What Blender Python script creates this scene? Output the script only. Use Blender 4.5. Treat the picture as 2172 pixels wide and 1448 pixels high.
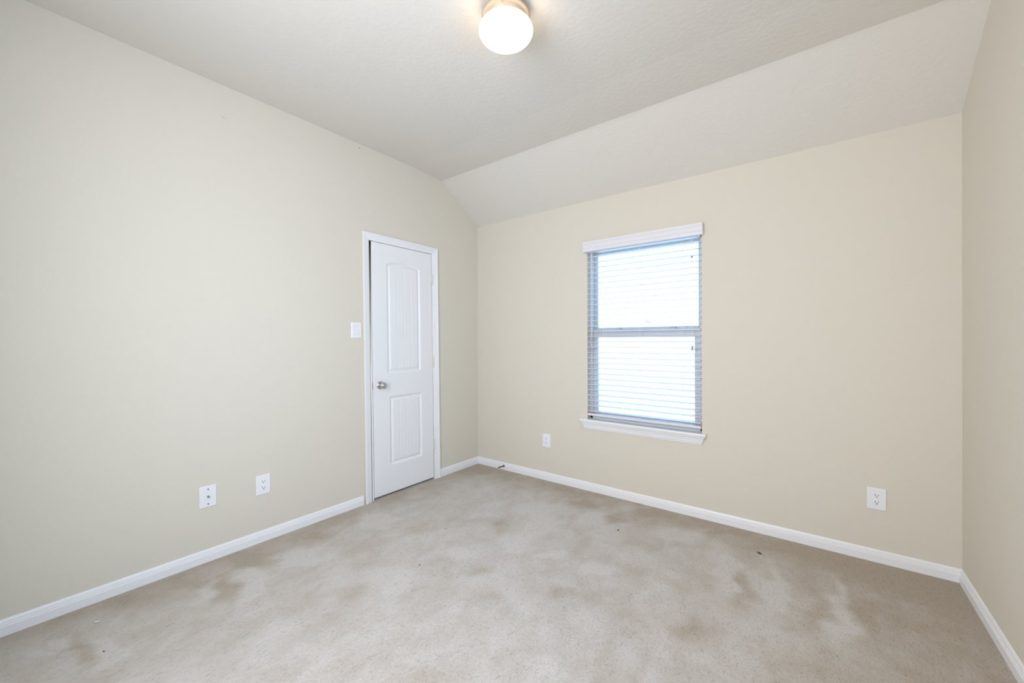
import bpy, bmesh, math, random
import numpy as np
from mathutils import Vector, Matrix
random.seed(4); PI = math.pi
S = bpy.context.scene; C = S.collection
for o in list(bpy.data.objects): bpy.data.objects.remove(o)

# ---------------------------------------------------------------- camera
F, YAW, PIT, ROL = 844.82, -0.6527, -0.0015, -0.0028
CAM = Vector((2.7737, -3.047, 1.2559))
fw = Vector((math.sin(YAW)*math.cos(PIT), math.cos(YAW)*math.cos(PIT), math.sin(PIT)))
r0 = Vector((math.cos(YAW), -math.sin(YAW), 0)); u0 = r0.cross(fw)
rt = math.cos(ROL)*r0 + math.sin(ROL)*u0; up = -math.sin(ROL)*r0 + math.cos(ROL)*u0
cd = bpy.data.cameras.new('camera'); co = bpy.data.objects.new('camera', cd); C.objects.link(co)
cd.sensor_width = 36; cd.lens = F/2172*36; cd.clip_start = 0.02
co.matrix_world = Matrix(((rt.x, up.x, -fw.x, CAM.x), (rt.y, up.y, -fw.y, CAM.y), (rt.z, up.z, -fw.z, CAM.z), (0, 0, 0, 1)))
S.camera = co

# ---------------------------------------------------------------- colour management, sky, lights
S.view_settings.view_transform = 'Standard'; S.view_settings.look = 'None'
S.view_settings.gamma = 1; S.view_settings.use_curve_mapping = False
S.view_settings.exposure = 0.0
W_ = bpy.data.worlds.new('world'); S.world = W_; W_.use_nodes = True
bg = W_.node_tree.nodes['Background']
bg.inputs[0].default_value = (0.36, 0.61, 1.0, 1); bg.inputs[1].default_value = 5.8

# room dimensions (metres)
W, HL, HH, YA, YF = 3.3717, 2.4264, 2.7641, -0.5128, -3.42
WX0, WX1, WZ0, WZ1 = 1.243, 2.130, 0.600, 2.045       # window opening
BX0, BX1, BZ0, BZ1 = 1.35, 2.40, 0.75, 2.42           # opening added in the wall behind the camera, for the fill light

RY0, RY1, RZ0, RZ1 = -2.60, -1.40, 0.70, 2.05         # unseen window added in the right wall for cool side light

def area(name, loc, rot, sx, sy, power, col, portal=False):
    l = bpy.data.lights.new(name, 'AREA'); l.shape = 'RECTANGLE'; l.size = sx; l.size_y = sy
    l.energy = power; l.color = col
    if portal: l.cycles.is_portal = True
    o = bpy.data.objects.new(name, l); C.objects.link(o); o.location = loc; o.rotation_euler = rot; return o
area('window_portal', ((WX0+WX1)/2, 0.19, (WZ0+WZ1)/2), (-PI/2, 0, 0), WX1-WX0, WZ1-WZ0, 1, (1, 1, 1), True)
area('window_portal', (W+0.13, (RY0+RY1)/2, (RZ0+RZ1)/2), (0, PI/2, 0), RZ1-RZ0, RY1-RY0, 1, (1, 1, 1), True)  # portal of the added right-wall window
area('added_fill_light', ((BX0+BX1)/2, YF-0.10, (BZ0+BZ1)/2), (PI/2, 0, 0), BX1-BX0, BZ1-BZ0, 66, (0.855, 0.895, 1.0))  # unseen fill light, added in the opening behind the camera

# ---------------------------------------------------------------- materials
def mat(name, col, rough=0.5, metal=0.0, spec=0.5, bump=None, emit=None, noisecol=None):
    m = bpy.data.materials.new(name); m.use_nodes = True; nt = m.node_tree; b = nt.nodes['Principled BSDF']
    b.inputs['Base Color'].default_value = (*col, 1); b.inputs['Roughness'].default_value = rough
    b.inputs['Metallic'].default_value = metal; b.inputs['Specular IOR Level'].default_value = spec
    tc = nt.nodes.new('ShaderNodeTexCoord')
    if bump:
        n = nt.nodes.new('ShaderNodeTexNoise'); n.inputs['Scale'].default_value = bump[0]; n.inputs['Detail'].default_value = 2
        bp = nt.nodes.new('ShaderNodeBump'); bp.inputs['Strength'].default_value = bump[1]; bp.inputs['Distance'].default_value = bump[2]
        nt.links.new(tc.outputs['Object'], n.inputs['Vector']); nt.links.new(n.outputs['Fac'], bp.inputs['Height'])
        nt.links.new(bp.outputs['Normal'], b.inputs['Normal'])
    if noisecol:
        n = nt.nodes.new('ShaderNodeTexNoise'); n.inputs['Scale'].default_value = noisecol[0]; n.inputs['Detail'].default_value = 3
        r = nt.nodes.new('ShaderNodeMix'); r.data_type = 'RGBA'
        r.inputs[6].default_value = (*col, 1); r.inputs[7].default_value = (*noisecol[1], 1)
        nt.links.new(tc.outputs['Object'], n.inputs['Vector']); nt.links.new(n.outputs['Fac'], r.inputs[0])
        nt.links.new(r.outputs[2], b.inputs['Base Color'])
    if emit:
        b.inputs['Emission Color'].default_value = (*emit[0], 1); b.inputs['Emission Strength'].default_value = emit[1]
    return m
WALLC = (0.73, 0.68, 0.578)
M = {}
M['wall'] = mat('wall_paint', WALLC, 0.75, spec=0.25, bump=(45, 0.35, 0.0016), noisecol=(1.2, tuple(c*1.015 for c in WALLC)))
M['ceil'] = mat('ceiling_paint', (0.75, 0.71, 0.645), 0.85, spec=0.2, bump=(38, 0.55, 0.003))
M['trim'] = mat('white_trim_paint', (0.90, 0.90, 0.90), 0.38, noisecol=(3, (0.88, 0.88, 0.89)))
M['door'] = mat('white_door_paint', (0.88, 0.885, 0.885), 0.30, bump=(150, 0.08, 0.0006))
M['plastic'] = mat('white_plastic', (0.89, 0.89, 0.90), 0.35, bump=(300, 0.02, 0.0003))
M['slot'] = mat('dark_slot', (0.05, 0.048, 0.045), 0.7, noisecol=(200, (0.07, 0.065, 0.06)))
M['nickel'] = mat('satin_nickel', (0.62, 0.61, 0.60), 0.25, metal=1.0, bump=(400, 0.02, 0.0002))
M['steel'] = mat('dull_metal', (0.30, 0.29, 0.28), 0.35, metal=1.0, noisecol=(300, (0.36, 0.35, 0.33)))
M['hinge'] = mat('painted_hinge', (0.72, 0.69, 0.62), 0.4, noisecol=(90, (0.78, 0.76, 0.70)))
M['vinyl'] = mat('window_vinyl', (0.64, 0.66, 0.67), 0.4, bump=(120, 0.03, 0.0003))
M['blind'] = mat('blind_faux_wood', (0.79, 0.775, 0.80), 0.45, bump=(160, 0.05, 0.0003))
M['cord'] = mat('blind_cord', (0.86, 0.86, 0.86), 0.8, bump=(900, 0.3, 0.0005))
M['tassel'] = mat('grey_tassel', (0.36, 0.37, 0.42), 0.5, noisecol=(200, (0.40, 0.41, 0.46)))
M['sticker'] = mat('label_paper', (0.50, 0.52, 0.52), 0.6, noisecol=(500, (0.62, 0.63, 0.62)))
M['lampbase'] = mat('lamp_base_metal', (0.37, 0.30, 0.235), 0.45, metal=0.1, noisecol=(40, (0.39, 0.32, 0.25)))
M['globe'] = mat('opal_glass', (0.9, 0.88, 0.84), 0.2, emit=((1.0, 0.80, 0.55), 4.0), noisecol=(10, (0.92, 0.9, 0.86)))
M['brass'] = mat('bronze_spring', (0.20, 0.15, 0.09), 0.4, metal=0.8, noisecol=(300, (0.28, 0.22, 0.14)))
M['crumb'] = mat('dark_crumb', (0.07, 0.05, 0.035), 0.9, noisecol=(400, (0.12, 0.09, 0.06)))
M['scrap'] = mat('white_scrap', (0.85, 0.83, 0.80), 0.8, noisecol=(300, (0.75, 0.73, 0.70)))
M['spackle'] = mat('spackle_mark', (0.60, 0.56, 0.44), 0.8, noisecol=(150, (0.55, 0.50, 0.38)))

gm = bpy.data.materials.new('clear_glass'); gm.use_nodes = True; nt = gm.node_tree; nt.nodes.clear()
out = nt.nodes.new('ShaderNodeOutputMaterial'); tr = nt.nodes.new('ShaderNodeBsdfTransparent'); gl = nt.nodes.new('ShaderNodeBsdfGlossy')
tr.inputs[0].default_value = (0.96, 0.98, 0.98, 1); gl.inputs['Roughness'].default_value = 0.02
fr = nt.nodes.new('ShaderNodeFresnel'); fr.inputs[0].default_value = 1.45; mx = nt.nodes.new('ShaderNodeMixShader')
nt.links.new(fr.outputs[0], mx.inputs[0]); nt.links.new(tr.outputs[0], mx.inputs[1]); nt.links.new(gl.outputs[0], mx.inputs[2]); nt.links.new(mx.outputs[0], out.inputs[0])
M['glass'] = gm

def carpet():
    m = bpy.data.materials.new('carpet'); m.use_nodes = True; nt = m.node_tree; L = nt.links.new
    b = nt.nodes['Principled BSDF']; b.inputs['Roughness'].default_value = 0.95; b.inputs['Specular IOR Level'].default_value = 0.1
    b.inputs['Sheen Weight'].default_value = 0.15
    tc = nt.nodes.new('ShaderNodeTexCoord')
    def noise(scale, detail=3, rough=0.5, dist=0.0, st=None, rot=0):
        n = nt.nodes.new('ShaderNodeTexNoise'); n.inputs['Scale'].default_value = scale; n.inputs['Detail'].default_value = detail
        n.inputs['Roughness'].default_value = rough; n.inputs['Distortion'].default_value = dist
        mp = nt.nodes.new('ShaderNodeMapping'); mp.inputs['Rotation'].default_value = (0, 0, rot)
        if st: mp.inputs['Scale'].default_value = st
        L(tc.outputs['Object'], mp.inputs['Vector']); L(mp.outputs[0], n.inputs['Vector']); return n.outputs['Fac']
    def mathn(op, a, b_, clamp=False):
        n = nt.nodes.new('ShaderNodeMath'); n.operation = op; n.use_clamp = clamp
        for i, v in enumerate((a, b_)):
            if isinstance(v, (int, float)): n.inputs[i].default_value = v
            else: L(v, n.inputs[i])
        return n.outputs[0]
    at = nt.nodes.new('ShaderNodeAttribute'); at.attribute_name = 'brush_edge_tone'
    blot = mathn('ADD', mathn('MULTIPLY', mathn('SUBTRACT', noise(4.5, 5, 0.6, 0.5), 0.5), 1.7), mathn('MULTIPLY', mathn('SUBTRACT', noise(9, 3, 0.5, 0.8, (1, 0.6, 1), 0.5), 0.5), 1.2))
    f = mathn('ADD', mathn('MULTIPLY', blot, 0.75), at.outputs['Fac'], True)
    mix = nt.nodes.new('ShaderNodeMix'); mix.data_type = 'RGBA'
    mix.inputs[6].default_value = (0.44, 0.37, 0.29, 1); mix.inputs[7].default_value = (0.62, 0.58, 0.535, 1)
    L(f, mix.inputs[0])
    fine = noise(120, 2, 0.6, 1.2, (1, 0.42, 1), 0.75)
    rmp = nt.nodes.new('ShaderNodeMapRange'); rmp.inputs[1].default_value = 0.27; rmp.inputs[2].default_value = 0.46
    rmp.inputs[3].default_value = 0.74; rmp.inputs[4].default_value = 1.0; L(fine, rmp.inputs[0])  # shade between tufts put into the colour as dark dashes
    mul = nt.nodes.new('ShaderNodeMix'); mul.data_type = 'RGBA'; mul.blend_type = 'MULTIPLY'; mul.inputs[0].default_value = 1
    sa = nt.nodes.new('ShaderNodeAttribute'); sa.attribute_name = 'stain'
    sx = nt.nodes.new('ShaderNodeMix'); sx.data_type = 'RGBA'; sx.inputs[7].default_value = (0.47, 0.37, 0.25, 1)
    L(mathn('MULTIPLY', sa.outputs['Fac'], 0.55), sx.inputs[0]); L(mix.outputs[2], sx.inputs[6])
    L(sx.outputs[2], mul.inputs[6]); L(rmp.outputs[0], mul.inputs[7]); L(mul.outputs[2], b.inputs['Base Color'])
    bp = nt.nodes.new('ShaderNodeBump'); bp.inputs['Strength'].default_value = 0.6; bp.inputs['Distance'].default_value = 0.006
    L(mathn('ADD', fine, mathn('MULTIPLY', noise(60, 2), 0.8)), bp.inputs['Height']); L(bp.outputs[0], b.inputs['Normal'])
    return m
M['carpet'] = carpet()

# ---------------------------------------------------------------- mesh helpers
def box(bm, a, b):
    v = [bm.verts.new((x, y, z)) for x in (a[0], b[0]) for y in (a[1], b[1]) for z in (a[2], b[2])]
    for f in ((0, 1, 3, 2), (4, 6, 7, 5), (0, 4, 5, 1), (2, 3, 7, 6), (0, 2, 6, 4), (1, 5, 7, 3)): bm.faces.new([v[i] for i in f])
def loft(bm, rings, cap=True, closed=True):
    R = [[bm.verts.new(p) for p in r] for r in rings]; n = len(R[0])
    for i in range(len(R)-1):
        for j in range(n if closed else n-1):
            bm.faces.new((R[i][j], R[i][(j+1) % n], R[i+1][(j+1) % n], R[i+1][j]))
    if cap: bm.faces.new(list(reversed(R[0]))); bm.faces.new(R[-1])
def lathe(bm, prof, origin, axis, seg=32):
    ax = Vector(axis).normalized(); t = Vector((0, 0, 1)) if abs(ax.z) < 0.9 else Vector((1, 0, 0))
    e1 = ax.cross(t).normalized(); e2 = ax.cross(e1); o = Vector(origin)
    loft(bm, [[o + ax*h + (e1*math.cos(a*2*PI/seg) + e2*math.sin(a*2*PI/seg))*max(r, 1e-5) for a in range(seg)] for r, h in prof])
def tube(bm, pts, r, seg=8):
    pts = [Vector(p) for p in pts]; rings = []
    for i, p in enumerate(pts):
        d = (pts[min(i+1, len(pts)-1)] - pts[max(i-1, 0)]).normalized()
        t = Vector((0, 0, 1)) if abs(d.z) < 0.9 else Vector((1, 0, 0)); a = d.cross(t).normalized(); b = d.cross(a)
        rings.append([p + (a*math.cos(k*2*PI/seg) + b*math.sin(k*2*PI/seg))*r for k in range(seg)])
    loft(bm, rings)
def obj(name, bm, m, parent=None, smooth=False, bevel=0, seg=2, loc=(0, 0, 0)):
    bmesh.ops.recalc_face_normals(bm, faces=bm.faces[:])
    me = bpy.data.meshes.new(name); bm.to_mesh(me); bm.free(); me.materials.append(M[m])
    o = bpy.data.objects.new(name, me); C.objects.link(o); o.location = loc
    if parent: o.parent = parent
    if smooth:
        for p in me.polygons: p.use_smooth = True
    if bevel:
        md = o.modifiers.new('bevel', 'BEVEL'); md.width = bevel; md.segments = seg; md.limit_method = 'ANGLE'; md.angle_limit = math.radians(40)
        for p in me.polygons: p.use_smooth = True
        w = o.modifiers.new('wn', 'WEIGHTED_NORMAL'); w.keep_sharp = True
    return o
def empty(name, loc, rz=0):
    o = bpy.data.objects.new(name, None); C.objects.link(o); o.location = loc; o.rotation_euler = (0, 0, rz); o.empty_display_size = 0.05; return o
def tag(o, label=None, cat=None, group=None, kind=None):
    if label: o['label'] = label
    if cat: o['category'] = cat
    if group: o['group'] = group
    if kind: o['kind'] = kind
    return o
def B(name, boxes, m, parent=None, bevel=0, **k):
    bm = bmesh.new()
    for a, b in boxes: box(bm, a, b)
    return obj(name, bm, m, parent, bevel=bevel, **k)
def prism_x(bm, poly, x0, x1):        # polygon given in (y,z), pushed along x
    loft(bm, [[(x0, y, z) for y, z in poly], [(x1, y, z) for y, z in poly]])

# ---------------------------------------------------------------- room shell
DY0, DY1, DZ = -1.240, -0.594, 2.058            # rough door opening in the left wall
T = 0.14
bm = bmesh.new()
box(bm, (-T, YF, 0), (0, DY0, HH)); box(bm, (-T, DY0, DZ), (0, DY1, HH)); box(bm, (-T, DY1, 0), (0, YA, HH))
prism_x(bm, [(YA, 0), (0, 0), (0, HL), (YA, HH)], -T, 0)
box(bm, (-T-0.04, DY0-0.06, 0), (-T, DY1+0.06, DZ+0.06))
tag(obj('wall_left', bm, 'wall'), kind='structure')
TB = 0.19
tag(B('wall_back', [((-T, 0, 0), (WX0, TB, HL+.2)), ((WX1, 0, 0), (W+T, TB, HL+.2)), ((WX0, 0, 0), (WX1, TB, WZ0-0.024)), ((WX0, 0, WZ1), (WX1, TB, HL+.2))], 'wall'), kind='structure')
bm = bmesh.new(); prism_x(bm, [(RY1, 0), (0, 0), (0, HL), (YA, HH), (RY1, HH)], W, W+T)
box(bm, (W, YF, 0), (W+T, RY0, HH)); box(bm, (W, RY0, 0), (W+T, RY1, RZ0)); box(bm, (W, RY0, RZ1), (W+T, RY1, HH))
tag(obj('wall_right', bm, 'wall'), kind='structure')
tag(B('wall_front', [((-T, YF-T, 0), (BX0, YF, HH)), ((BX1, YF-T, 0), (W+T, YF, HH)), ((BX0, YF-T, 0), (BX1, YF, BZ0)), ((BX0, YF-T, BZ1), (BX1, YF, HH)),
    ((BX0-.3, YF-.9, 0), (BX1+.3, YF-.8, HH)), ((BX0-.3, YF-.8, 0), (BX0-.2, YF-T, HH)), ((BX1+.2, YF-.8, 0), (BX1+.3, YF-T, HH)), ((BX0-.3, YF-.9, HH), (BX1+.3, YF-T, HH+.1)), ((BX0-.3, YF-.9, -.1), (BX1+.3, YF-T, 0))], 'wall'), kind='structure')  # closed box behind the added opening holds the fill light, keeps sky out
bm = bmesh.new()
def ceilp():
    k = (HH-HL)/(-YA)
    lo = [(YF-T, HH)]
    r = 0.05   # soft bend
    for i in range(9):
        t = i/8; y = YA - r + 2*r*t
        lo.append((y, HH - k*r*t*t))
    lo += [(0, HL), (0.0, HL+0.30), (YF-T, HH+0.12)]
    return lo
prism_x(bm, ceilp(), -T, W+T)
o = tag(obj('ceiling', bm, 'ceil', smooth=False), kind='structure')

# floor: fine grid with the brushed-pile pattern and darker edges as an attribute
nx, ny = 200, 204
me = bpy.data.meshes.new('floor'); X0, X1, Y0, Y1 = -T, W, YF-T, 0.0
xs = np.linspace(X0, X1, nx); ys = np.linspace(Y0, Y1, ny)
vv = [(x, y, 0) for y in ys for x in xs]
ff = [(j*nx+i, j*nx+i+1, (j+1)*nx+i+1, (j+1)*nx+i) for j in range(ny-1) for i in range(nx-1)]
me.from_pydata(vv, [], ff); XX, YY = np.meshgrid(xs, ys)
# brushed or trodden patches of pile: centre, oval shape (xx, xy, yy), amount
STROKES = [(1.11, -0.574, 62.182, -19.4, 68.121, 0.5), (1.279, -0.727, 89.52, -4.438, 79.184, 0.5), (1.517, -0.465, 96.375, -49.925, 103.952, 0.55), (1.638, -0.402, 175.551, -107.821, 196.164, -0.6), (1.671, -0.151, 117.509, -65.003, 120.654, 0.5), (1.307, -1.067, 140.711, -12.198, 144.715, 0.4), (2.087, -0.311, 97.307, -47.819, 83.563, 0.45), (1.805, -1.023, 212.216, -59.498, 183.811, 0.4), (2.386, -0.639, 411.512, 50.105, 28.9, 0.5), (2.477, -0.726, 725.8, 65.373, 43.646, -0.45), (2.597, -0.48, 1156.692, 40.23, 54.348, 0.4), (2.612, -0.704, 289.562, -22.349, 54.206, 0.5), (1.531, -1.054, 250.592, -171.582, 325.888, 0.4), (1.36, -0.288, 165.43, -91.165, 186.452, -0.5), (1.819, -0.08, 150.3, -91.946, 156.26, -0.45), (1.073, -0.944, 140.356, 0.45, 149.696, -0.35), (2.862, -0.434, 2452.222, -148.917, 90.007, 0.45), (2.865, -0.633, 637.141, -72.191, 65.825, 0.5), (2.875, -0.798, 297.713, -99.488, 117.973, 0.45), (2.778, -0.7, 598.883, -44.49, 57.029, -0.35), (2.965, -0.626, 722.231, -109.555, 77.482, -0.4), (0.315, -1.4, 43.671, -7.686, 84.914, 0.5), (0.389, -1.956, 69.647, -2.276, 198.543, 0.5), (0.379, -2.05, 202.43, -114.098, 518.678, 0.3), (0.443, -2.226, 63.988, 77.823, 355.838, 0.55), (0.337, -2.385, 184.028, -75.2, 715.18, 0.5), (0.409, -2.33, 64.561, 131.65, 537.931, -0.5), (0.224, -2.125, 65.452, -61.047, 150.825, -0.45), (1.018, -1.744, 87.773, -21.872, 155.091, 0.35), (1.074, -1.4, 125.163, -60.389, 188.075, 0.4), (0.232, -1.76, 143.288, -101.805, 307.633, -0.35), (0.912, -1.95, 176.214, -93.23, 358.812, -0.3), (0.26, -2.863, 829.097, -1010.846, 2421.877, 0.7), (0.277, -2.912, 929.711, -1176.989, 2422.714, 0.5), (0.494, -2.768, 62.309, 56.708, 1045.654, 0.5), (0.413, -2.83, 64.043, 44.714, 1315.237, -0.45), (0.193, -2.43, 106.668, -47.945, 450.173, -0.3), (2.366, -1.202, 223.509, -174.533, 256.663, -0.3), (1.785, -1.321, 309.597, -334.887, 484.332, -0.25), (1.293, -1.439, 376.073, -291.778, 572.661, -0.25), (1.49, -1.568, 659.82, -386.477, 926.529, -0.3), (2.7, -0.097, 421.37, -454.476, 603.549, -0.4), (2.352, -0.103, 285.103, -321.954, 434.21, -0.4)]
br = np.full(XX.shape, 0.70)
XW = XX + .018*np.sin(23*YY+3*np.sin(7*XX)) + .010*np.sin(51*YY+1.3+17*XX)
YW = YY + .018*np.sin(19*XX+2.5*np.sin(8*YY)+1) + .010*np.sin(47*XX-13*YY)
def sm(a, b, v): t = np.clip((v-a)/(b-a), 0, 1); return t*t*(3-2*t)
br -= 0.62*(1-sm(0.05, 0.45, -YY + 0.04*np.sin(9*XX)))           # darker towards the window wall
br -= 0.50*(1-sm(0.05, 0.38, XX + 0.04*np.sin(8*YY)))             # and towards the wall with the door
br -= 0.62*(1-sm(0.10, 0.95, (W-XX) + 0.10*np.sin(5*YY)))  # and in a wider band towards the right wall
for x, y, qa, qb, qc, amt in STROKES:
    dx, dy = XW-x, YW-y; q = qa*dx*dx + 2*qb*dx*dy + qc*dy*dy
    br += amt*1.25*np.exp(-q**1.5)
stn = np.exp(-(((XX-0.648)/.10)**2 + ((YY+1.325)/.075)**2))
a2 = me.attributes.new('stain', 'FLOAT', 'POINT'); a2.data.foreach_set('value', stn.ravel().astype(np.float32))
at = me.attributes.new('brush_edge_tone', 'FLOAT', 'POINT'); at.data.foreach_set('value', br.ravel().astype(np.float32))
me.materials.append(M['carpet']); fl = bpy.data.objects.new('floor', me); C.objects.link(fl); tag(fl, kind='structure')

# small blemishes in the paint of the left wall
wl = bpy.data.objects['wall_left']
def mark(y, z, w, h, a, m):
    bm = bmesh.new(); n = 14
    ring = [(0.0007, y + math.cos(a)*w*math.cos(t)*(1+.15*math.sin(3*t)) - math.sin(a)*h*math.sin(t), z + math.sin(a)*w*math.cos(t) + math.cos(a)*h*math.sin(t)) for t in [2*PI*i/n for i in range(n)]]
    loft(bm, [[(-.0002, p[1], p[2]) for p in ring], ring]); obj('paint_blemish', bm, m, wl)
mark(-2.2143, 2.5767, .011, .0028, -.6, 'spackle'); mark(-1.3325, 2.735, .004, .003, 0, 'slot')

# baseboards
BP = [(0, 0), (.014, 0), (.014, .040), (.0115, .0425), (.0115, .049), (.0090, .0515), (.0085, .059), (.0045, .0675), (0, .0692)]
def base(name, f, s0, s1, m0, m1):
    # f(s, d, z) -> point; s along the wall, d out of it; m0/m1 = mitre slope at each end
    bm = bmesh.new(); loft(bm, [[f(s0+m0*d, d, z) for d, z in BP], [f(s1+m1*d, d, z) for d, z in BP]])
    o = obj(name, bm, 'trim'); tag(o, kind='structure'); return o
bl = base('baseboard_left', lambda s, d, z: (d, s, z), YF, -1.3075, 0, 0)
base('baseboard_left.001', lambda s, d, z: (d, s, z), -0.5445, 0, 0, -1)
base('baseboard_back', lambda s, d, z: (s, -d, z), 0, W, 1, -1)
base('baseboard_right', lambda s, d, z: (W-d, s, z), YF, 0, 0, -1)

# ---------------------------------------------------------------- door
dr = empty('door_1', (0, -0.915, 0)); tag(dr, kind='structure')
SH = -0.0125                                      # the frame stands slightly out of plumb
def shear(o):
    for v in o.data.vertices: v.co.y += SH*(v.co.z-1.02) + 0.915
    return o
dy0, dy1, dz0, dz1 = -1.222, -0.608, 0.014, 2.043
def dist_panel(y, z, py0, py1, pz0, pz1, rise):
    top = pz1 + rise*(1-((y-(py0+py1)/2)/((py1-py0)/2))**2)
    return np.minimum(np.minimum(y-py0, py1-y), np.minimum(z-pz0, top-z))
ny_, nz_ = 206, 380
yy = np.linspace(dy0, dy1, ny_); zz = np.linspace(dz0, dz1, nz_); Yg, Zg = np.meshgrid(yy, zz)
H = np.zeros(Yg.shape)
PROF_D = [0, .004, .012, .020, .034, .038, 9]; PROF_H = [0, -.001, -.0095, -.0100, -.0035, -.0030, -.0030]
for P in ((-1.085, -0.741, 0.994, 1.885, 0.030), (-1.070, -0.737, 0.241, 0.806, 0.0)):
    d = dist_panel(Yg, Zg, *P); h = np.interp(d, PROF_D, PROF_H); ins = d > 0
    for k in (1, 2, 3):
        gy = P[0]+.034 + (P[1]-P[0]-.068)*k/4
        h = h - 0.0022*np.clip(1-np.abs(Yg-gy)/0.0045, 0, 1)*(d > .036)
    H = np.where(ins, h, H)
bm = bmesh.new(); XF = -0.001
g = [[bm.verts.new((XF+H[j, i], yy[i], zz[j])) for i in range(ny_)] for j in range(nz_)]
for j in range(nz_-1):
    for i in range(ny_-1): bm.faces.new((g[j][i], g[j][i+1], g[j+1][i+1], g[j+1][i]))
bb = [bm.verts.new((XF-.035, y, z)) for y, z in ((dy0, dz0), (dy1, dz0), (dy1, dz1), (dy0, dz1))]
bm.faces.new([g[0][i] for i in range(ny_)] + [bb[1], bb[0]]); bm.faces.new([g[-1][i] for i in range(ny_)] + [bb[2], bb[3]])
bm.faces.new([g[j][0] for j in range(nz_)] + [bb[3], bb[0]]); bm.faces.new([g[j][-1] for j in range(nz_)] + [bb[2], bb[1]]); bm.faces.new(bb)
lf = shear(obj('door_leaf', bm, 'door', dr))
for p in lf.data.polygons: p.use_smooth = len(p.vertices) == 4 and p.normal.x > 0.3
# jamb with its stop
shear(B('door_jamb', [((-T+.001, DY0, 0), (0, DY0+.0125, DZ)), ((-T+.001, DY1-.0095, 0), (0, DY1, DZ)), ((-T+.001, DY0, 2.047), (0, DY1, DZ)),
      ((-.075, DY0+.0125, 0), (-.038, DY0+.024, 2.046)), ((-.075, DY1-.021, 0), (-.038, DY1-.0095, 2.046)), ((-.075, DY0+.024, 2.036), (-.038, DY1-.021, 2.047))], 'trim', dr))
# casing, one moulded profile (across, out): outer edge thick, stepping down to the door
CP = [(0, 0), (0, .019), (.004, .020), (.014, .020), (.017, .0165), (.026, .0160), (.029, .0135), (.040, .0120), (.044, .0095), (.054, .0085), (.057, .006), (.057, 0)]
oy0, oy1, oz = -1.3067, -0.5455, 2.1014
bm = bmesh.new()
loft(bm, [[(d, oy0+a, 0) for a, d in CP], [(d, oy0+a, oz-a) for a, d in CP], [(d, oy1-a, oz-a) for a, d in CP], [(d, oy1-a, 0) for a, d in CP]])
shear(obj('door_casing', bm, 'trim', dr))
eb = shear(B('casing_edge', [((0, oy0-.004, 0), (.0165, oy0, oz-.001))], 'wall', dr)); tag(eb, 'beige painted outer edge of the casing')
# knob, rose and latch
kz, ky = 0.905, -1.158
def KL(z): return SH*(z-1.02)
bm = bmesh.new(); lathe(bm, [(0, 0), (.032, 0), (.033, .003), (.030, .007), (.016, .010)], (XF, ky, kz), (1, 0, 0)); rose = shear(obj('door_rose', bm, 'nickel', dr, smooth=True))
bm = bmesh.new(); lathe(bm, [(.0135, .005), (.012, .018), (.012, .026), (.018, .032), (.0255, .040), (.0275, .048), (.0255, .056), (.019, .0615), (.008, .064), (0, .0645)], (XF, ky, kz), (1, 0, 0)); shear(obj('door_knob', bm, 'nickel', dr, smooth=True))
shear(B('strike_plate', [((-.034, DY0+.0105, kz-.026), (-.0008, DY0+.0176, kz+.026))], 'slot', dr))
for hz in (1.818, 1.067, 0.316):
    bm = bmesh.new(); tube(bm, [(.0065, -.6035, hz-.047), (.0065, -.6035, hz+.047)], .0065, 12)
    box(bm, (-.001, -.612, hz-.045), (.0012, -.600, hz+.045))
    shear(obj('hinge', bm, 'hinge', dr, smooth=False))

# ---------------------------------------------------------------- window
wn = empty('window_1', ((WX0+WX1)/2, 0, WZ0)); tag(wn, kind='structure')
wo = Vector(wn.location)
def WB(name, boxes, m, parent=wn, bevel=0):
    off = wo if parent is wn else Vector((0, 0, 0))
    return B(name, [(Vector(a)-wo, Vector(b)-wo) for a, b in boxes], m, parent, bevel)
fz0, fz1 = WZ0, WZ1
WB('window_frame', [((WX0, .055, fz0), (WX0+.022, .17, fz1)), ((WX1-.022, .055, fz0), (WX1, .17, fz1)), ((WX0, .055, fz1-.03), (WX1, .17, fz1)), ((WX0, .055, fz0), (WX1, .17, fz0+.02)),
    ((WX0+.022, .099, fz0+.02), (WX0+.028, .104, fz1-.03)), ((WX1-.028, .099, fz0+.02), (WX1-.022, .104, fz1-.03))], 'vinyl', bevel=.002)
def sash(name, y0, y1, z0, z1, st, zb, zt):
    s = WB(name, [((WX0+.0225, y0, z0), (WX0+st, y1, z1)), ((WX1-st, y0, z0), (WX1-.0225, y1, z1)), ((WX0+st, y0, z0), (WX1-st, y1, zb)), ((WX0+st, y0, zt), (WX1-st, y1, z1))], 'vinyl', bevel=.002)
    ym = (y0+y1)/2; WB('window_pane', [((WX0+st-.004, ym-.002, zb-.004), (WX1-st+.004, ym+.002, zt+.004))], 'glass', s); return s
us = sash('upper_sash', .106, .138, 1.318, 2.014, .044, 1.3645, 1.985)
ls = sash('lower_sash', .068, .098, .621, 1.345, .062, .665, 1.2825)
for lx in (1.475, 1.905):
    bm = bmesh.new(); box(bm, (lx-.03, .072, 1.345), (lx+.03, .096, 1.353)); tube(bm, [(lx-.006, .082, 1.353), (lx-.006, .082, 1.362)], .011, 12)
    box(bm, (lx-.010, .066, 1.357), (lx+.034, .078, 1.364))
    for v in bm.verts: v.co -= wo
    obj('sash_lock', bm, 'vinyl', ls, bevel=.0015)
tag(WB('glass_label', [((1.69, .1185, 1.399), (1.727, .1195, 1.406))], 'sticker', us), 'small grey label on the glass')
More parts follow.
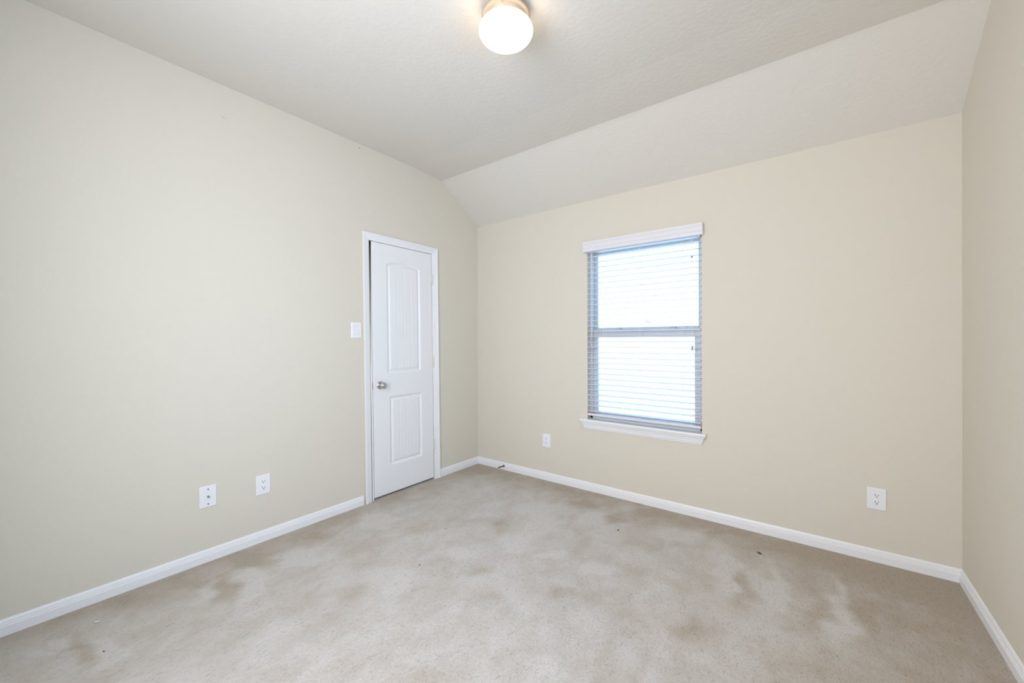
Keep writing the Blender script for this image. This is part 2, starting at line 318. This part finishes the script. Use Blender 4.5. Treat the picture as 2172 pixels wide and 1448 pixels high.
# stool and apron
SX0, SX1 = 1.1905, 2.1605
bm = bmesh.new()
prof = [(.054, WZ0), (-.030, WZ0), (-.036, WZ0-.003), (-.0385, WZ0-.010), (-.036, WZ0-.018), (-.030, WZ0-.022), (.054, WZ0-.022)]
box(bm, (WX0+.001, -.002, WZ0-.022), (WX1-.001, .0545, WZ0))
prism_x(bm, [(0, WZ0), (-.030, WZ0), (-.036, WZ0-.003), (-.0385, WZ0-.010), (-.036, WZ0-.018), (-.030, WZ0-.022), (0, WZ0-.022)], SX0, SX1)
for v in bm.verts: v.co -= wo
obj('window_stool', bm, 'trim', wn)
bm = bmesh.new(); AP = [(.030, WZ0-.022), (.0285, WZ0-.030), (.022, WZ0-.036), (.019, WZ0-.048), (.016, WZ0-.054), (.0145, WZ0-.066), (.010, WZ0-.074), (.008, WZ0-.082)]
rings = []
for d, z in AP:
    k = .032 - d; xa, xb = SX0+.004+k*1.1, SX1-.004-k*1.1
    rings.append([(xa, 0, z), (xa, -d, z), (xb, -d, z), (xb, 0, z)])
loft(bm, rings)
for v in bm.verts: v.co -= wo
obj('window_apron', bm, 'trim', wn)
# plain casing round the unseen opening added behind the camera for fill light
tag(B('added_opening_trim', [((BX0-.057, YF, BZ0-.057), (BX0, YF+.016, BZ1+.057)), ((BX1, YF, BZ0-.057), (BX1+.057, YF+.016, BZ1+.057)), ((BX0, YF, BZ1), (BX1, YF+.016, BZ1+.057)), ((BX0, YF, BZ0-.057), (BX1, YF+.016, BZ0))], 'trim'), kind='structure')

w2 = empty('added_window', (W+.10, (RY0+RY1)/2, RZ0)); tag(w2, kind='structure')  # unseen window, added to throw cool daylight on the left wall
o2_ = Vector(w2.location); zm = (RZ0+RZ1)/2
def B2(name, boxes, m, **k): return B(name, [(Vector(a)-o2_, Vector(b)-o2_) for a, b in boxes], m, w2, **k)
B2('window_frame', [((W+.06, RY0, RZ0), (W+.12, RY0+.05, RZ1)), ((W+.06, RY1-.05, RZ0), (W+.12, RY1, RZ1)), ((W+.06, RY0+.05, RZ0), (W+.12, RY1-.05, RZ0+.05)), ((W+.06, RY0+.05, RZ1-.05), (W+.12, RY1-.05, RZ1)), ((W+.06, RY0+.05, zm-.02), (W+.12, RY1-.05, zm+.02))], 'vinyl', bevel=.003)
B2('window_pane', [((W+.088, RY0+.045, RZ0+.045), (W+.092, RY1-.045, RZ1-.045))], 'glass')
# ---------------------------------------------------------------- blind
bo = Vector(((WX0+WX1)/2, 0, 2.0))
bl = empty('window_blind', bo)
tag(bl, 'white horizontal slat blind with flat valance hanging open in the only window', 'blind')
def bobj(name, bm, m, parent=None, **k):
    for v in bm.verts: v.co -= bo
    return obj(name, bm, m, parent or bl, **k)
VX0, VX1 = 1.2207, 2.1443
bm = bmesh.new()
VP = [(-.0005, 2.077), (-.045, 2.077), (-.045, 2.058), (-.042, 2.054), (-.042, 2.024), (-.0385, 2.018), (-.037, 1.998), (-.033, 1.994), (-.027, 1.994), (-.027, 2.069), (-.0005, 2.069)]
prism_x(bm, VP, VX0+.008, VX1-.008)
for xa, xb in ((VX0, VX0+.008), (VX1-.008, VX1)): prism_x(bm, [(-.0005, 2.077), (-.045, 2.077), (-.045, 2.058), (-.042, 2.054), (-.042, 2.024), (-.0385, 2.018), (-.037, 1.998), (-.033, 1.994), (-.0005, 1.994)], xa, xb)
bobj('valance', bm, 'blind')
bm = bmesh.new(); box(bm, (WX0+.006, -.012, 1.992), (WX1-.006, .046, 2.040)); bobj('headrail', bm, 'blind', bevel=.002)
bm = bmesh.new(); pitch = .0443; zt = 1.955; ns = 30; XS0, XS1 = WX0+.004, WX1-.004
tilt = math.radians(3.0)
zs = [zt-pitch*i for i in range(ns)]
for z in zs:
    rings = []
    sec = []
    for t, h in ((-1, 0), (-.5, .0011), (0, .0015), (.5, .0011), (1, 0)): sec.append((t*.025, h+.0017))
    for t, h in ((1, 0), (.5, .0011), (0, .0015), (-.5, .0011), (-1, 0)): sec.append((t*.025, h-.0017))
    poly = [(.017 + a*math.cos(tilt), z + h + a*math.sin(tilt)) for a, h in sec]
    prism_x(bm, poly, XS0, XS1)
bobj('slats', bm, 'blind')
zb = zs[-1]-.030
bm = bmesh.new(); box(bm, (XS0, -.008, zb-.009), (XS1, .042, zb+.009)); bobj('bottom_rail', bm, 'blind', bevel=.003)
for lx in (1.391, 1.692, 1.999):
    bm = bmesh.new()
    for y in (-.0095, .0435): tube(bm, [(lx, y, 1.995), (lx, y, zb)], .0009, 6)
    for z in zs: tube(bm, [(lx, -.0095, z-.0025), (lx, .0435, z-.0015)], .0006, 5)
    bobj('ladder_cord', bm, 'cord')
def tas(prof, x, z, y=-.016):
    bm = bmesh.new(); lathe(bm, prof, (x, y, z), (0, 0, 1), 16); return bobj('tassel', bm, 'tassel', smooth=True)
bell = [(0, -.017), (.0080, -.016), (.0085, -.013), (.0055, .004), (.0062, .012), (.0058, .016), (0, .017)]
bm = bmesh.new(); tube(bm, [(2.069, -.0155, 1.995), (2.070, -.016, 1.85)], .0009, 6); tube(bm, [(2.064, -.0155, 1.995), (2.070, -.016, 1.85)], .0009, 6)
tube(bm, [(2.070, -.016, 1.85), (2.071, -.016, 1.21)], .0010, 6); bobj('pull_cord', bm, 'cord')
tas([(0, -.008)] + [(.0082*math.cos(a), .0082*math.sin(a)) for a in np.linspace(-1.3, 1.3, 9)] + [(0, .0082)], 2.070, 1.850)
tas(bell, 2.0715, 1.201)
for tx, tz in ((1.291, 1.264), (1.286, 1.186)):
    bm = bmesh.new(); tube(bm, [(tx, -.0155, 1.995), (tx, -.016, tz)], .0009, 6); bobj('tilt_cord', bm, 'cord'); tas([(r*.8, h) for r, h in bell], tx, tz)

# ---------------------------------------------------------------- wall plates. local frame: x across, -y out of the wall, z up
def plate_body(root, w=.082, h=.122):
    bm = bmesh.new()
    R = lambda a, d, r=.004: [(sx*(a[0]-(r if k else 0)) , -d, sz*(a[1]-(0 if k else r))) for sx, sz, k in ((-1, -1, 0), (-1, -1, 1), (1, -1, 1), (1, -1, 0), (1, 1, 0), (1, 1, 1), (-1, 1, 1), (-1, 1, 0))]
    loft(bm, [R((w/2, h/2), 0.0002), R((w/2, h/2), .0035), R((w/2-.0035, h/2-.0035), .0062)])
    return obj('cover_plate', bm, 'plastic', root)
def disc(root, name, x, z, r, d0, d1, m, seg=16):
    bm = bmesh.new(); lathe(bm, [(r, 0), (r, d1-d0)], (x, -d0, z), (0, -1, 0), seg); return obj(name, bm, m, root, smooth=False)
def make_outlet():
    root = empty('wall_outlet', (0, 0, 0)); plate_body(root)
    for s in (1, -1):
        bm = bmesh.new(); zc = s*.0195
        ring = lambda d, k=1: [(min(max(.0172*math.cos(a), -.0165), .0165)*k, -d, zc + min(max(.0172*math.sin(a), -.0137), .0137)*k) for a in [2*PI*i/32 for i in range(32)]]
        loft(bm, [ring(.0050), ring(.0072), ring(.0078, .95)]); f = obj('receptacle_face', bm, 'plastic', root)
        bm = bmesh.new(); box(bm, (-.0078, -.0082, zc-.001), (-.0052, -.007, zc+.0085)); box(bm, (.0052, -.0082, zc), (.0076, -.007, zc+.0075)); obj('slots', bm, 'slot', f)
        bm = bmesh.new(); lathe(bm, [(.0028, 0), (.0028, .0014)], (0, -.0070, zc-.0066), (0, -1, 0), 14); obj('ground_hole', bm, 'slot', f)
    disc(root, 'plate_screw', 0, 0, .0026, .006, .0068, 'plastic')
    return root
def copy_tree(o, parent=None):
    c = o.copy(); C.objects.link(c); c.parent = parent
    for ch in [x for x in bpy.data.objects if x.parent is o]: copy_tree(ch, c)
    return c
out0 = make_outlet()
GO = 'duplex outlets on the walls'
out0.location = (3.0433, 0, .355); tag(out0, 'white duplex outlet low on window wall, beside the far right corner', 'outlet', GO)
o2 = copy_tree(out0); o2.location = (.8355, 0, .3545); tag(o2, 'white duplex outlet low on window wall, left of and below the window', 'outlet', GO)
o3 = copy_tree(out0); o3.location = (0, -2.0070, .3555); o3.rotation_euler = (0, 0, PI/2); tag(o3, 'white duplex outlet on the door wall, nearest the door, right of the cable plate', 'outlet', GO)
cx = empty('cable_plate', (0, -2.2945, .370), PI/2); plate_body(cx)
tag(cx, 'white wall plate with a metal cable jack, lowest left on the door wall', 'cable jack plate')
for s in (1, -1): disc(cx, 'plate_screw', 0, s*.0415, .0033, .006, .0078, 'slot')
bm = bmesh.new(); lathe(bm, [(.0058, 0), (.0058, .003), (.0047, .003), (.0047, .012), (.0036, .0125), (.0010, .0125), (.0010, .010)], (0, -.0062, 0), (0, -1, 0), 6 if False else 18); obj('cable_jack', bm, 'steel', cx, smooth=False)
sw = empty('light_switch', (0, -1.3645, 1.340), PI/2); plate_body(sw, .084, .119)
tag(sw, 'white rocker light switch plate on the wall left of the door', 'light switch')
bm = bmesh.new(); loft(bm, [[(-.0165, -.005, -.033), (.0165, -.005, -.033), (.0165, -.005, .033), (-.0165, -.005, .033)], [(-.0165, -.0072, -.033), (.0165, -.0072, -.033), (.0165, -.0105, .033), (-.0165, -.0105, .033)]]); obj('rocker', bm, 'plastic', sw, bevel=.0006)
bm = bmesh.new(); box(bm, (-.0182, -.0066, -.0347), (-.0168, -.0058, .0347)); box(bm, (.0168, -.0066, -.0347), (.0182, -.0058, .0347)); box(bm, (-.0182, -.0066, .0335), (.0182, -.0058, .0347)); box(bm, (-.0182, -.0066, -.0347), (.0182, -.0058, -.0335)); obj('rocker_gap', bm, 'sticker', sw)
for s in (1, -1): disc(sw, 'plate_screw', 0, s*.0485, .0024, .006, .0066, 'plastic')

# ---------------------------------------------------------------- ceiling lamp
LX, LY = 1.662, -1.632
lp = empty('ceiling_light', (LX, LY, HH)); tag(lp, 'round frosted white globe light with tan metal base on the ceiling', 'ceiling light')
bm = bmesh.new(); lathe(bm, [(.082, 0), (.084, -.004), (.090, -.020), (.103, -.036), (.1075, -.041), (.1085, -.045), (.1075, -.049), (.100, -.050), (.088, -.051), (.087, -.082), (.02, -.083)], (0, 0, 0), (0, 0, 1), 64); obj('lamp_base', bm, 'lampbase', lp, smooth=True)
bm = bmesh.new(); lathe(bm, [(.122*math.cos(a), -.1135 + (.054 if a > 0 else .053)*math.sin(a)) for a in np.linspace(0.74, -PI/2, 32)], (0, 0, 0), (0, 0, 1), 64); obj('globe', bm, 'globe', lp, smooth=True)
bm = bmesh.new(); lathe(bm, [(0, 0), (.004, 0), (.0045, .005), (.003, .009), (0, .010)], (.045, -.088, -.056), (.3, -.95, 0), 12); obj('thumb_screw', bm, 'nickel', lp, smooth=True)

# ---------------------------------------------------------------- door stop, crumbs, wall marks
ds = empty('door_stop', (.352, -.014, .040), 0); tag(ds, 'small bronze spring door stop on the baseboard near the far left corner', 'door stop')
bm = bmesh.new(); lathe(bm, [(.011, 0), (.011, .004), (.007, .010)], (0, 0, 0), (-.2, -1, 0), 16); obj('stop_base', bm, 'brass', ds, smooth=True)
bm = bmesh.new(); ax = Vector((-.2, -1, -.06)).normalized(); e1 = ax.cross(Vector((0, 0, 1))).normalized(); e2 = ax.cross(e1)
tube(bm, [ax*(.008+.055*i/160) + (e1*math.cos(i*.7)+e2*math.sin(i*.7))*.0045 for i in range(161)], .0011, 6); obj('spring', bm, 'brass', ds, smooth=True)
bm = bmesh.new(); lathe(bm, [(.0055, .060), (.0068, .063), (.0068, .070), (.004, .073), (0, .0735)], (0, 0, 0), ax, 16); obj('rubber_tip', bm, 'brass', ds, smooth=True)

def crumb(name, x, y, r, m, label, flat=.5, stretch=1.0, rz=0.0, group=None):
    bm = bmesh.new(); bmesh.ops.create_icosphere(bm, subdivisions=2, radius=r)
    for v in bm.verts:
        k = 1+random.uniform(-.22, .22); v.co = Vector((v.co.x*k*stretch, v.co.y*k, v.co.z*k*flat))
    o = obj(name, bm, m, loc=(x, y, r*flat*.8+.0005)); o.rotation_euler = (0, 0, rz); tag(o, label, 'debris', group); return o
crumb('paper_scrap', .2104, -2.762, .005, 'scrap', 'white scrap on the carpet near the left baseboard', .6, 1.9, 1.0)
crumb('paper_scrap', .4705, -.9534, .005, 'scrap', 'tiny white crumb on the carpet in front of the door', .7, 1.1, .4)
crumb('dirt_crumb', 1.7299, -.5286, .005, 'crumb', 'dark crumb on the carpet below the window', .6, 1.2, .3)
crumb('dirt_crumb', 2.5055, -.3021, .0075, 'crumb', 'dark brown crumb on the carpet near the window wall baseboard, right of the window', .5, 1.6, -.5)
crumb('dirt_crumb', 1.003, -1.5901, .0035, 'crumb', 'small dark crumb in the middle of the carpet', .6, 1.3, .5)
crumb('dirt_crumb', .4744, -2.7726, .0028, 'crumb', 'tiny dark speck on the carpet near the bottom left', .5, 1.8, .2)
crumb('dirt_crumb', .80, -1.20, .003, 'crumb', 'small dark speck on the carpet nearest the brown stain before the door', .5, 1.2, .2)
